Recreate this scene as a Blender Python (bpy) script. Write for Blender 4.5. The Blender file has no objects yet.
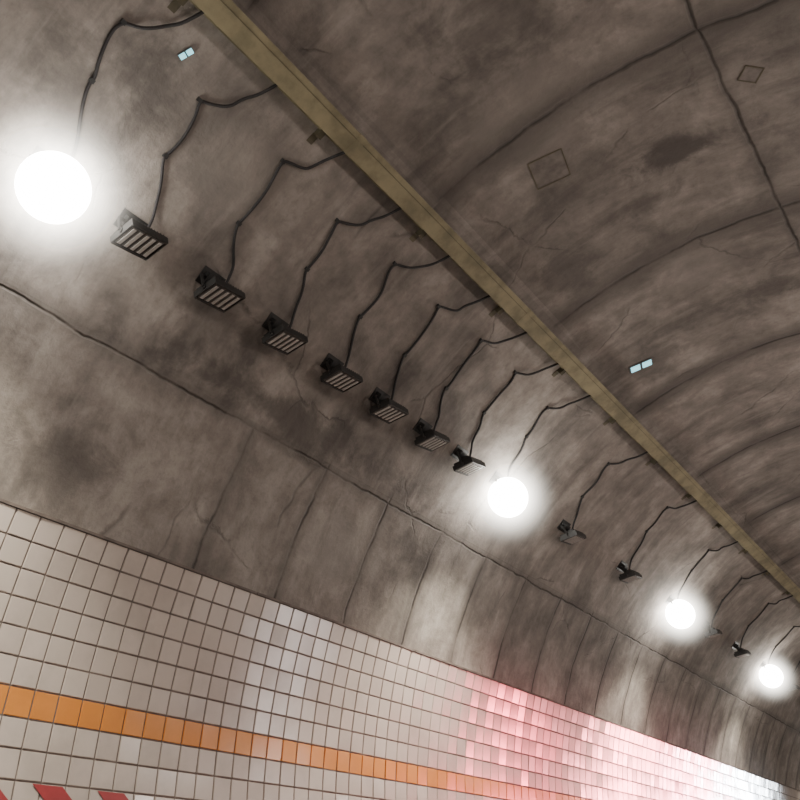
import bpy, bmesh, math, random
from mathutils import Vector, Matrix
random.seed(7)
R=5.5; CZ=2.8
SC=bpy.context.scene
# ------------------------------------------------------------------ helpers
def P(arc,y,off=0.0):
    """point on tunnel lining: arc metres above left springline, y along the tunnel, off = metres inwards"""
    p=arc/R
    return Vector((-(R-off)*math.cos(p), y, CZ+(R-off)*math.sin(p)))
def link(o):
    SC.collection.objects.link(o); return o
def mesh_obj(name,verts,faces,mats,mi=None,uvs=None,smooth=False,parent=None):
    me=bpy.data.meshes.new(name)
    me.from_pydata([tuple(v) for v in verts],[],faces)
    for m in mats: me.materials.append(m)
    if mi: 
        for p,i in zip(me.polygons,mi): p.material_index=i
    if smooth:
        for p in me.polygons: p.use_smooth=True
    if uvs:
        l=me.uv_layers.new(name="UVMap")
        for lp in me.loops: l.data[lp.index].uv=uvs[lp.vertex_index]
    me.update()
    o=link(bpy.data.objects.new(name,me))
    if parent: o.parent=parent
    return o
class MB:
    def __init__(s): s.v=[];s.f=[];s.m=[]
    def box(s,fr,lo,hi,mi=0):
        b=len(s.v)
        for z in (lo[2],hi[2]):
            for x,y in ((lo[0],lo[1]),(hi[0],lo[1]),(hi[0],hi[1]),(lo[0],hi[1])):
                s.v.append(fr@Vector((x,y,z)))
        for f in ((3,2,1,0),(4,5,6,7),(0,1,5,4),(1,2,6,5),(2,3,7,6),(3,0,4,7)):
            s.f.append(tuple(b+i for i in f)); s.m.append(mi)
    def tube(s,pts,r,n=8,mi=0):
        b=len(s.v)
        for i,p in enumerate(pts):
            d=(pts[min(i+1,len(pts)-1)]-pts[max(i-1,0)]).normalized()
            a=d.orthogonal().normalized() if i==0 else (a-d*a.dot(d)).normalized()
            c=d.cross(a)
            for k in range(n):
                t=2*math.pi*k/n
                s.v.append(p+(a*math.cos(t)+c*math.sin(t))*r)
        for i in range(len(pts)-1):
            for k in range(n):
                s.f.append((b+i*n+k,b+i*n+(k+1)%n,b+(i+1)*n+(k+1)%n,b+(i+1)*n+k)); s.m.append(mi)
        s.f.append(tuple(b+k for k in range(n))[::-1]); s.m.append(mi)
        s.f.append(tuple(b+(len(pts)-1)*n+k for k in range(n))); s.m.append(mi)
    def obj(s,name,mats,parent=None,smooth=False,bevel=0):
        o=mesh_obj(name,s.v,s.f,mats,s.m,parent=parent,smooth=smooth)
        if bevel:
            m=o.modifiers.new('bevel','BEVEL'); m.width=bevel; m.segments=2; m.limit_method='ANGLE'
        return o
def frame(arc,y,off=0.0):
    """local x = up along the arc, y = along tunnel, z = inwards"""
    p=arc/R
    o=P(arc,y,off)
    t=Vector((math.sin(p),0,math.cos(p)))
    n=Vector((math.cos(p),0,-math.sin(p)))
    yy=Vector((0,1,0))
    return Matrix(((t.x,yy.x,n.x,o.x),(t.y,yy.y,n.y,o.y),(t.z,yy.z,n.z,o.z),(0,0,0,1)))
# ------------------------------------------------------------------ node helpers
def newmat(name):
    m=bpy.data.materials.new(name); m.use_nodes=True
    nt=m.node_tree; b=nt.nodes['Principled BSDF']
    return m,nt,b
class N:
    def __init__(s,nt): s.nt=nt
    def put(s,sock,v):
        if isinstance(v,(int,float)): sock.default_value=v
        elif isinstance(v,(tuple,list)): sock.default_value=tuple(v)+((1,) if len(v)==3 and len(sock.default_value)==4 else ())
        else: s.nt.links.new(v,sock)
    def math(s,op,a,b=0.0,c=None,clamp=False):
        n=s.nt.nodes.new('ShaderNodeMath'); n.operation=op; n.use_clamp=clamp
        s.put(n.inputs[0],a); s.put(n.inputs[1],b)
        if c is not None: s.put(n.inputs[2],c)
        return n.outputs[0]
    def mix(s,f,a,b,bt='MIX'):
        n=s.nt.nodes.new('ShaderNodeMix'); n.data_type='RGBA'; n.blend_type=bt
        s.put(n.inputs[0],f); s.put(n.inputs[6],a); s.put(n.inputs[7],b)
        return n.outputs[2]
    def noise(s,vec,scale,detail=4,rough=.55,dist=0.0):
        n=s.nt.nodes.new('ShaderNodeTexNoise'); s.put(n.inputs['Vector'],vec)
        n.inputs['Scale'].default_value=scale; n.inputs['Detail'].default_value=detail
        n.inputs['Roughness'].default_value=rough; n.inputs['Distortion'].default_value=dist
        return n.outputs['Fac']
    def ramp(s,f,stops):
        n=s.nt.nodes.new('ShaderNodeValToRGB'); s.put(n.inputs[0],f)
        e=n.color_ramp.elements
        while len(e)<len(stops): e.new(.5)
        for el,(p,c) in zip(e,stops):
            el.position=p; el.color=tuple(c)+(1,) if len(c)==3 else c
        return n.outputs['Color']
    def line(s,coord,pos,w):
        d=s.math('ABSOLUTE',s.math('SUBTRACT',coord,pos))
        return s.math('SUBTRACT',1.0,s.math('DIVIDE',d,w),clamp=True)
    def step(s,coord,lo,hi):
        n=s.nt.nodes.new('ShaderNodeMapRange'); n.interpolation_type='SMOOTHSTEP'
        s.put(n.inputs[0],coord); n.inputs[1].default_value=lo; n.inputs[2].default_value=hi
        return n.outputs[0]
    def xyz(s,x,y,z=0.0):
        n=s.nt.nodes.new('ShaderNodeCombineXYZ'); s.put(n.inputs[0],x); s.put(n.inputs[1],y); s.put(n.inputs[2],z)
        return n.outputs[0]
# ------------------------------------------------------------------ concrete
def concrete_mat():
    m,nt,b=newmat('stained_concrete'); n=N(nt)
    uv=nt.nodes.new('ShaderNodeUVMap'); sp=nt.nodes.new('ShaderNodeSeparateXYZ'); nt.links.new(uv.outputs[0],sp.inputs[0])
    A,Y=sp.outputs[0],sp.outputs[1]
    vec=uv.outputs[0]
    big=n.noise(vec,.55,4,.55,.3); mid=n.noise(vec,1.9,8,.66,.25); fine=n.noise(vec,10,8,.75)
    cloud=n.noise(n.xyz(n.math('MULTIPLY',A,.7),n.math('MULTIPLY',Y,1.5),3.0),1.1,6,.6,.3)
    streak=n.noise(n.xyz(n.math('MULTIPLY',A,.5),n.math('MULTIPLY',Y,2.6),9.0),1.6,7,.65,.2)
    t=n.math('ADD',n.math('MULTIPLY',big,.27),n.math('ADD',n.math('MULTIPLY',mid,.38),n.math('ADD',n.math('MULTIPLY',cloud,.2),n.math('MULTIPLY',streak,.15))))
    zlow=n.math('SUBTRACT',1.0,n.step(A,3.3,3.45))
    t=n.math('ADD',t,n.math('MULTIPLY',zlow,.03))
    col=n.ramp(t,[(.375,(.085,.074,.067)),(.455,(.158,.139,.125)),(.52,(.23,.202,.181)),(.605,(.35,.315,.284))])
    col=n.mix(n.math('MULTIPLY',n.step(fine,.45,.72),.32),col,(.09,.08,.073))
    drip=n.step(n.noise(n.xyz(n.math('MULTIPLY',A,.45),n.math('MULTIPLY',Y,3.2),4.0),1.5,6,.6,.1),.57,.74)
    col=n.mix(n.math('MULTIPLY',drip,.32),col,(.36,.325,.295))
    ddrip=n.step(n.noise(n.xyz(n.math('MULTIPLY',A,.5),n.math('MULTIPLY',Y,2.4),14.0),1.2,6,.6,.1),.55,.70)
    col=n.mix(n.math('MULTIPLY',ddrip,.42),col,(.08,.068,.062))
    wob=n.math('MULTIPLY',n.math('SUBTRACT',n.noise(vec,1.1,3),.5),.12)
    wob2=n.math('MULTIPLY',n.math('SUBTRACT',n.noise(vec,3.5,3),.5),.07)
    Yw=n.math('ADD',Y,n.math('ADD',wob,wob2)); Aw=n.math('ADD',A,n.math('ADD',n.math('MULTIPLY',wob,.5),wob2))
    brk=n.step(n.noise(vec,1.3,4,.6),.40,.56)
    zhi=n.step(A,6.3,6.6)
    k=n.math('DIVIDE',n.math('SUBTRACT',Yw,.28),1.2)
    fr=n.math('MULTIPLY',n.math('ABSOLUTE',n.math('SUBTRACT',n.math('FRACT',n.math('ADD',k,.5)),.5)),1.2)
    near=n.step(Y,4.2,4.8)
    zj=n.math('MULTIPLY',zlow,near)
    j1=n.math('MULTIPLY',n.math('SUBTRACT',1.0,n.math('DIVIDE',fr,.028),clamp=True),zj)
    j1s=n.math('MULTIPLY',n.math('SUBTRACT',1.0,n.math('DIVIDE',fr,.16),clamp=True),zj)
    k2=n.math('DIVIDE',n.math('SUBTRACT',Yw,5.1),2.7)
    fr2=n.math('MULTIPLY',n.math('ABSOLUTE',n.math('SUBTRACT',n.math('FRACT',n.math('ADD',k2,.5)),.5)),2.7)
    j2=n.math('MULTIPLY',n.math('SUBTRACT',1.0,n.math('DIVIDE',fr2,.034),clamp=True),zhi)
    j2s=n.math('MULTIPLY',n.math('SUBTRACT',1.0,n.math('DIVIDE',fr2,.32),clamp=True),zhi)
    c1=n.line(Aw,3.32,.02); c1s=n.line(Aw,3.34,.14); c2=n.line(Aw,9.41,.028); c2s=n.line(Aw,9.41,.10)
    # irregular shrinkage cracks
    vo=nt.nodes.new('ShaderNodeTexVoronoi'); vo.feature='DISTANCE_TO_EDGE'; vo.inputs['Scale'].default_value=.55
    nt.links.new(n.xyz(n.math('ADD',Aw,n.math('MULTIPLY',mid,.35)),n.math('ADD',Yw,n.math('MULTIPLY',big,.8)),0.0),vo.inputs['Vector'])
    ck=n.math('SUBTRACT',1.0,n.math('DIVIDE',vo.outputs['Distance'],.010),clamp=True)
    ck=n.math('MULTIPLY',ck,n.step(n.noise(vec,.8,3,.5),.50,.60))
    crisp=n.math('MAXIMUM',n.math('MAXIMUM',j1,j2),n.math('MAXIMUM',c1,n.math('MULTIPLY',ck,.55)))
    crisp=n.math('MULTIPLY',crisp,n.math('MULTIPLY_ADD',brk,.75,.2))
    crisp=n.math('MAXIMUM',crisp,n.math('MULTIPLY',c2,n.math('MULTIPLY_ADD',brk,.4,.6)))
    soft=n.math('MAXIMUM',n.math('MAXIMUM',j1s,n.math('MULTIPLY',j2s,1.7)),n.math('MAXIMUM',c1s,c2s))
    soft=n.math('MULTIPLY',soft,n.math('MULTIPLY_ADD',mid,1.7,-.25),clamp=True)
    wn=nt.nodes.new('ShaderNodeTexWhiteNoise'); wn.noise_dimensions='2D'
    nt.links.new(n.xyz(n.math('FLOOR',n.math('MULTIPLY_ADD',k,zlow,n.math('MULTIPLY',k2,zhi))),n.math('FLOOR',n.math('ADD',n.math('MULTIPLY',zlow,2.2),n.math('MULTIPLY',zhi,5.3)))),wn.inputs['Vector'])
    tint=n.math('MULTIPLY_ADD',wn.outputs['Value'],.24,.88)
    col=n.mix(1.0,col,n.xyz(tint,tint,tint),'MULTIPLY')
    def blot(a,y,ra,ry,s,c=(.065,.056,.051)):
        nonlocal col
        da=n.math('DIVIDE',n.math('SUBTRACT',Aw,a),ra); dy=n.math('DIVIDE',n.math('SUBTRACT',Yw,y),ry)
        d=n.math('SQRT',n.math('ADD',n.math('MULTIPLY',da,da),n.math('MULTIPLY',dy,dy)))
        d=n.math('ADD',d,n.math('MULTIPLY',n.math('SUBTRACT',mid,.5),2.8))
        f=n.math('MULTIPLY',n.math('SUBTRACT',1.0,n.step(d,.3,1.2)),s)
        col=n.mix(f,col,c)
    blot(8.75,6.4,.7,.2,.9); blot(3.6,5.6,.27,2.0,.65); blot(4.0,4.0,.7,.5,.4); blot(7.2,9.6,.5,.4,.4)
    blot(10.0,7.9,.35,.22,.85); blot(7.0,7.2,.35,.5,.4); blot(4.6,7.4,.5,.25,.4)
    blot(8.0,3.9,.8,.5,.45); blot(9.0,9.3,.7,.25,.5); blot(5.0,1.9,.9,.5,.4); blot(8.2,6.9,.5,.15,.5)
    blot(2.2,3.3,.5,.5,.35); blot(2.9,8.2,.4,.3,.4)
    blot(7.7,5.0,.6,.5,.35,(.30,.27,.24)); blot(2.5,6.9,.5,.5,.4,(.32,.295,.27)); blot(8.3,8.3,.5,.5,.3,(.28,.25,.23))
    blot(5.3,3.2,.4,.5,.35,(.31,.28,.25))
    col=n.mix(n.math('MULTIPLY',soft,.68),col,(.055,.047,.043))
    col=n.mix(n.math('MULTIPLY',crisp,.85),col,(.028,.024,.021))
    nt.links.new(col,b.inputs['Base Color']); b.inputs['Roughness'].default_value=.85
    h=n.math('SUBTRACT',n.math('ADD',n.math('MULTIPLY',mid,.6),n.math('MULTIPLY',fine,.2)),n.math('MULTIPLY',crisp,.6))
    bp=nt.nodes.new('ShaderNodeBump'); bp.inputs['Strength'].default_value=.6; bp.inputs['Distance'].default_value=.06
    nt.links.new(h,bp.inputs['Height']); nt.links.new(bp.outputs[0],b.inputs['Normal'])
    return m
def simple(name,c,rough=.6,metal=0.0,var=.25,scale=6,spec=None):
    m,nt,b=newmat(name); n=N(nt)
    tc=nt.nodes.new('ShaderNodeTexCoord')
    f=n.noise(tc.outputs['Object'],scale,5,.6)
    nt.links.new(n.mix(n.step(f,.3,.7),[x*(1-var) for x in c],[min(1,x*(1+var)) for x in c]),b.inputs['Base Color'])
    b.inputs['Roughness'].default_value=rough; b.inputs['Metallic'].default_value=metal
    if spec is not None: b.inputs['Specular IOR Level'].default_value=spec
    return m
def emis(name,c,s):
    m,nt,b=newmat(name)
    b.inputs['Base Color'].default_value=(*[x*.5 for x in c],1); b.inputs['Emission Color'].default_value=(*c,1); b.inputs['Emission Strength'].default_value=s
    return m
CONC=concrete_mat()
def tile_mat(name,c1,c2):
    m,nt,b=newmat(name); n=N(nt)
    g=nt.nodes.new('ShaderNodeNewGeometry')
    tc=nt.nodes.new('ShaderNodeTexCoord')
    dirt=n.noise(tc.outputs['Object'],1.1,6,.65)
    c=n.mix(g.outputs['Random Per Island'],c1,c2)
    c=n.mix(n.math('MULTIPLY',n.step(dirt,.42,.68),.4),c,[x*.66 for x in c1])
    nt.links.new(c,b.inputs['Base Color'])
    b.inputs['Roughness'].default_value=.2
    b.inputs['Specular IOR Level'].default_value=.9
    return m
TW=tile_mat('glazed_white_tile',(.52,.455,.41),(.60,.53,.48))
TO=tile_mat('glazed_orange_tile',(.70,.25,.04),(.76,.29,.055))
GROUT=simple('grout',(.17,.14,.125),.9)
ASPH=simple('asphalt',(.06,.058,.056),.9,scale=30)
OLIVE=simple('olive_galvanised_steel',(.225,.197,.12),.6,0,.3,3)
OLIVED=simple('olive_steel_dark',(.10,.086,.055),.6,0,.3,3)
BLACK=simple('black_powder_coat',(.022,.022,.022),.5,0,.2)
RUB=simple('black_cable_rubber',(.022,.020,.021),.7,0,.2)
GREY=simple('grey_cast_aluminium',(.13,.12,.115),.5,.2,.2)
LENS=simple('led_lens_strip',(.44,.42,.405),.3,0,.1)
REDM=simple('red_marking',(.33,.03,.035),.35,0,.1)
LITE=emis('lit_led_and_glare',(1,.97,.9),24.0)  # for lit LED strips, also on the added glare globes
CY=emis('cyan_glow',(.35,.85,.95),1.5)
# ------------------------------------------------------------------ shell
Y0,Y1=-8.0,95.0
def lining(name,a0,a1,na,mat,off=0.0):
    ys=[Y0+i*(Y1-Y0)/40 for i in range(41)]
    v=[];uv=[];f=[]
    for j,y in enumerate(ys):
        for i in range(na+1):
            a=a0+(a1-a0)*i/na
            v.append(P(a,y,off)); uv.append((a,y))
    for j in range(40):
        for i in range(na):
            q=j*(na+1)+i; f.append((q,q+na+1,q+na+2,q+1))
    return mesh_obj(name,v,f,[mat],uvs=uv,smooth=True)
TOP=1.70; HALF=math.pi*R
lining('ceiling',TOP,HALF-TOP,96,CONC)
FLOORARC=-math.asin(CZ/R)*R
TS=(TOP-FLOORARC)/20
def tilewall(name,mirror):
    v=[];f=[];mi=[]
    def add(pts,mt):
        b=len(v)
        for p in pts: v.append(Vector((-p.x,p.y,p.z)) if mirror else p)
        return b
    for i in range(40):
        a0=FLOORARC+(TOP-FLOORARC)*i/40; a1=FLOORARC+(TOP-FLOORARC)*(i+1)/40
        b=add([P(a0,Y0),P(a0,Y1),P(a1,Y1),P(a1,Y0)],1); f.append((b,b+1,b+2,b+3)); mi.append(1)
    g=.0065; t=.010
    y=Y0
    ymax=60
    while y<ymax:
        for r in range(20):
            a1=TOP-r*TS; a0=a1-TS
            m=2 if r==6 else 0
            tl=random.gauss(0,.0014); ty=random.gauss(0,.0014)
            e=.005
            lo=[P(a0+g,y+g),P(a0+g,y+TS-g),P(a1-g,y+TS-g),P(a1-g,y+g)]
            hi=[P(a0+g+e,y+g+e,t+tl+ty),P(a0+g+e,y+TS-g-e,t+tl-ty),P(a1-g-e,y+TS-g-e,t-tl-ty),P(a1-g-e,y+g+e,t-tl+ty)]
            b=add(lo+hi,m)
            f.append((b+4,b+5,b+6,b+7)); mi.append(m)
            for q in range(4):
                f.append((b+q,b+(q+1)%4,b+4+(q+1)%4,b+4+q)); mi.append(m)
        y+=TS
    return mesh_obj(name,v,f,[TW,GROUT,TO],mi)
tilewall('wall_left',False); tilewall('wall_right',True)
fx=R*math.cos(math.asin(CZ/R))
mesh_obj('floor',[(-fx,Y0,0),(fx,Y0,0),(fx,Y1,0),(-fx,Y1,0)],[(0,1,2,3)],[ASPH])
mb=MB()
for s in range(0,60,3):
    mb.box(frame(TOP+.012,s-6,0),(-.012,0.005,-.01),(.012,2.995,.022),0)
mb.obj('trim_1',[GROUT])
# red chevrons on tiles
mb_v=[];mb_f=[]
def strip(aA,yA,aB,yB,w):
    n=8
    for i in range(n+1):
        t=i/n
        a=aA+(aB-aA)*t; y=yA+(yB-yA)*t
        mb_v.append(P(a,y,.019)); mb_v.append(P(a,y+w,.019))
        if i: 
            q=len(mb_v); mb_f.append((q-4,q-2,q-1,q-3))
for i in range(-1,2):
    y=3.97+.62*i
    strip(-.40,y,-.82,y+.50,.28); strip(-.82,y+.50,-1.24,y,.28)
mesh_obj('chevron_marking',mb_v,mb_f,[REDM])
# ------------------------------------------------------------------ cable tray (closed trunking with cover)
tray=link(bpy.data.objects.new('cable_tray',None))
mb=MB(); TA=6.29
y=-6.0
while y<60:
    L=3.3
    F=frame(TA,y,0)
    mb.box(F,(-.10,0.004,.05),(.10,L-.004,.135),1)          # body
    mb.box(F,(-.112,0.004,.135),(.112,L-.004,.146),0)       # cover
    mb.box(F,(-.112,0.004,.118),(-.103,L-.004,.135),0)      # cover lips
    mb.box(F,(.103,0.004,.118),(.112,L-.004,.135),0)
    mb.box(F,(-.135,0.004,.05),(-.10,L-.004,.058),0)
    mb.box(F,(.050,0.004,.146),(.056,L-.004,.149),1)        # rolled rib
    mb.box(F,(-.116,L-.05,.10),(.116,L+.05,.149),0)         # joint sleeve
    y+=L
mb.obj('channel',[OLIVE,OLIVED],tray,bevel=.002)
mb=MB(); y=3.6-1.65*5
while y<60:
    F=frame(TA,y,0)
    mb.box(F,(-.20,-.03,.0),(-.10,.03,.08),0)
    mb.box(F,(-.30,-.035,.0),(-.20,.035,.012),0)
    mb.box(F,(-.10,-.02,.0),(.10,.02,.05),0)
    y+=1.65
mb.obj('brackets',[OLIVED],tray)
# ------------------------------------------------------------------ floodlights
ys=[1.97,2.82,3.76,4.66,5.57,6.44,7.34,8.21,9.20,11.3,13.6,16.0,18.1,20.2,22.5,24.7,26.8,28.7,31.0,33,35,37.5]
lit={0,8,11,14,18}
LA=4.32
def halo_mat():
    m=bpy.data.materials.new('lamp_bloom_glow'); m.use_nodes=True; nt=m.node_tree; nt.nodes.clear(); n=N(nt)  # emissive volume imitating lens bloom around lit lamps, fading outwards
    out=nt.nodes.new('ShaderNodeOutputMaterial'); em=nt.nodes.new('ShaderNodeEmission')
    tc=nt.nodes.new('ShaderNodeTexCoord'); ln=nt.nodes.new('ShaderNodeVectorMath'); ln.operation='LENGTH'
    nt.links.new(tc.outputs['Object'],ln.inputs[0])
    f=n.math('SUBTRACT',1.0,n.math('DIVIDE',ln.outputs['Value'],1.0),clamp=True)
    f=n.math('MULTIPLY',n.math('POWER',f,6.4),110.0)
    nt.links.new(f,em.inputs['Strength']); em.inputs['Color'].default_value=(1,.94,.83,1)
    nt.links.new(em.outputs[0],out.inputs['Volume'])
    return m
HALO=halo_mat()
def floodlight(y,on):
    root=link(bpy.data.objects.new('floodlight',None))
    rj=random.uniform(-.06,.06)
    A=LA
    aim=Vector((.14+rj*.5,.17+rj,-1)).normalized()
    yy=Vector((0,1,0)); yy=(yy-aim*yy.dot(aim)).normalized(); xx=yy.cross(aim)
    C=P(A-.02,y,.23)
    k=.93
    F=Matrix(((xx.x*k,yy.x*k,aim.x*k,C.x),(xx.y*k,yy.y*k,aim.y*k,C.y),(xx.z*k,yy.z*k,aim.z*k,C.z),(0,0,0,1)))
    mb=MB()
    mb.box(F,(-.15,-.19,-.02),(.15,.19,.02),0)
    mb.box(F,(-.07,-.09,-.13),(.07,.09,-.065),0)
    for i in range(11):
        x=-.18+.36*i/10
        mb.box(F,(-.14,x-.005,-.07),(.14,x+.005,-.02),0)
    for x in (-.15,.15):
        mb.box(F,(x-.012,-.20,-.03),(x+.012,.20,.045),0)
    for x in (-.20,.20):
        mb.box(F,(-.16,x-.008,-.03),(.16,x+.008,.04),0)
    mb.obj('housing',[BLACK],root,bevel=.003)
    mb=MB()
    for i in range(5):
        c=-.148+.074*i
        mb.box(F,(-.132,c-.031,.02),(.132,c+.031,.038),0)
        mb.box(F,(-.118,c-.017,.038),(.118,c+.017,.047),1)
    mb.obj('led_modules',[GREY,LITE if on else LENS],root,bevel=.002)
    FW=frame(A+.05,y-.04,0)
    mb=MB()
    mb.box(FW,(-.09,-.14,0),(.09,.12,.012),0)
    mb.box(FW,(-.05,-.10,0.012),(.05,.02,.10),0)
    for s in (-1,1):
        p0=P(A+.05,y+s*.10,.012); p1=P(A+.04,y+s*.205,.10); p2=F@Vector((0,s*.222,.0))
        mb.tube([p0,p1,p2],.016,6); mb.tube([p2,F@Vector((0,s*.19,0))],.024,8)
    mb.obj('yoke',[BLACK],root)
    j=lambda s=.045: random.uniform(-s,s)
    e1=random.uniform(-.12,.12); e2=random.uniform(-.07,.07); so=random.uniform(.02,.06)
    ctrl=[P(A-.0,y+.05,.15),P(A+.16,y+.08,.04),P(4.62,y+.03+j(),.015),P(4.85+e1,y-.06+j(),.02),P(5.02+e1,y-.16+j(.02),.02),P(5.08+e1,y-.15+j(.02),.015),P(5.3+e2,y-.16+j(),.02),P(5.54+e2,y-.22+j(),.015),P(5.66+e2,y-.25+j(.02),.015),P(5.69+e2,y-.17+j(.02),.015),P(5.76+e2*.5,y-.05+j(),so),P(5.86+j(.02),y+.03,.015),P(6.00,y+.12+j(),so),P(6.20,y+.16,.07)]
    cu=bpy.data.curves.new('supply_cable','CURVE'); cu.dimensions='3D'; cu.bevel_depth=.0145; cu.bevel_resolution=2
    sp=cu.splines.new('NURBS'); sp.points.add(len(ctrl)-1)
    for q,p in zip(sp.points,ctrl): q.co=(*p,1)
    sp.order_u=3; sp.use_endpoint_u=True; sp.resolution_u=5
    cu.materials.append(RUB)
    co=link(bpy.data.objects.new('supply_cable',cu)); co.parent=root
    mb=MB()
    for q in (ctrl[4].lerp(ctrl[5],.5),ctrl[8]):
        aa=math.atan2(q.z-CZ,-q.x)*R
        mb.box(frame(aa,q.y,0),(-.018,-.022,0),(.018,.022,.032),0)
    mb.obj('cable_clips',[BLACK],root)
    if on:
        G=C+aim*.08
        bm=bmesh.new(); bmesh.ops.create_uvsphere(bm,u_segments=32,v_segments=16,radius=.285)  # added glowing ball standing in for overexposed glare, not a fixture part
        me=bpy.data.meshes.new('glare_globe'); bm.to_mesh(me); bm.free(); me.materials.append(LITE)
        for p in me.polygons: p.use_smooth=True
        o=link(bpy.data.objects.new('glare_globe',me)); o.location=G; o.parent=root
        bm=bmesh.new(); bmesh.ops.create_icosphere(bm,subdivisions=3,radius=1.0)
        me=bpy.data.meshes.new('bloom_halo'); bm.to_mesh(me); bm.free(); me.materials.append(HALO)
        o=link(bpy.data.objects.new('bloom_halo',me)); o.location=G; o.parent=root  # soft bloom edge around the glare, modelled as a glowing sphere
        l=bpy.data.lights.new('beam','SPOT'); l.energy=1150; l.spot_size=math.radians(105); l.spot_blend=.8; l.shadow_soft_size=.12; l.color=(1,.93,.78)
        lo=link(bpy.data.objects.new('beam',l)); lo.parent=root
        lo.location=C+aim*.40
        d=Vector((-.25,.0,-1)); lo.rotation_euler=d.to_track_quat('-Z','Y').to_euler()
for i,y in enumerate(ys): floodlight(y,i in lit)
# ------------------------------------------------------------------ small ceiling things
def marker(arc,y,s):  # small grey plate with two emissive cyan panels
    root=link(bpy.data.objects.new('cyan_marker',None))
    F=frame(arc,y,0)@Matrix.Rotation(math.radians(18),4,'Z')
    mb=MB(); mb.box(F,(-.19*s,-.08*s,0),(.19*s,.08*s,.02),0); mb.obj('housing',[GREY],root)
    mb=MB(); mb.box(F,(-.17*s,-.06*s,.02),(-.02*s,.06*s,.03),0); mb.box(F,(.02*s,-.06*s,.02),(.17*s,.06*s,.03),0); mb.obj('glow_panels',[CY],root)
marker(6.97,9.57,.9); marker(5.82,2.25,.36)
def hatch(arc,y,s,rot,mat):
    F=frame(arc,y,0)@Matrix.Rotation(math.radians(rot),4,'Z')
    mb=MB(); w=.010
    for a in ((-s,-s,s,-s+w),(-s,s-w,s,s),(-s,-s+w,-s+w,s-w),(s-w,-s+w,s,s-w)):
        mb.box(F,(a[0],a[1],0),(a[2],a[3],.010),0)
    mb.box(F,(-s+w,-s+w,0),(s-w,s-w,.005),1)
    mb.obj('access_hatch',[OLIVED,mat])
HC=simple('hatch_concrete',(.15,.132,.12),.9,0,.3,5)
hatch(9.66,5.8,.09,40,HC); hatch(7.58,5.7,.19,12,HC)
# ------------------------------------------------------------------ lights
def light(kind,name,loc,e,col,size=.3,d=None,sy=None,cone=None):
    l=bpy.data.lights.new(name,kind); l.energy=e; l.color=col
    if kind=='AREA':
        l.size=size
        if sy: l.shape='RECTANGLE'; l.size_y=sy
    else: l.shadow_soft_size=size
    if cone: l.spot_size=math.radians(cone); l.spot_blend=.9
    o=link(bpy.data.objects.new(name,l)); o.location=loc
    if d: o.rotation_euler=Vector(d).to_track_quat('-Z','Y').to_euler()
    return o
for y in (-5,1,7,13,20,28,38):
    light('POINT','opposite_side_fill',(3.4,y,5.6),255,(1,.89,.81),.35)  # unseen point lights added as ambient fill, no fixtures modelled
light('SPOT','vehicle_tail_lamp',(0.0,20.6,2.9),2300,(1,.13,.17),.4,(-5.4,-9.1,-.1),None,26)
light('SPOT','vehicle_tail_lamp',(0.0,28.5,3.3),2900,(1,.22,.25),.5,(-5.5,-12.7,-.5),None,24)
light('SPOT','vehicle_tail_lamp',(0.0,35,3.4),2900,(1,.28,.32),.5,(-5.4,-15.5,-.2),None,18)
light('SPOT','vehicle_tail_lamp',(-1.2,17.0,1.0),260,(1,.24,.26),.25,(-5.2,-.3,.4),None,55)
light('SPOT','vehicle_head_lamp',(0,41,3.3),3200,(.85,.93,1),.4,(-5.3,-18,.2),None,12)
light('AREA','vehicle_head_lamp',(3.0,15,2.9),75,(1,.90,.86),.5,(-1,-.9,0),2.4)
w=bpy.data.worlds.new('world'); SC.world=w; w.use_nodes=True
w.node_tree.nodes['Background'].inputs[0].default_value=(.6,.55,.5,1); w.node_tree.nodes['Background'].inputs[1].default_value=.3
# ------------------------------------------------------------------ camera
a=Vector((.596,-.4256,-.681)).normalized()
u=Vector((0,-a.z,a.y)).normalized(); r=a.cross(u)
M=Matrix(((r.x,r.y,r.z),(a.x,a.y,a.z),(u.x,u.y,u.z))).to_4x4()
M.translation=Vector((1.2,0,1.6))
cam=bpy.data.cameras.new('camera'); cam.lens=36; cam.sensor_width=36; cam.clip_end=300
co=link(bpy.data.objects.new('camera',cam)); co.matrix_world=M; SC.camera=co
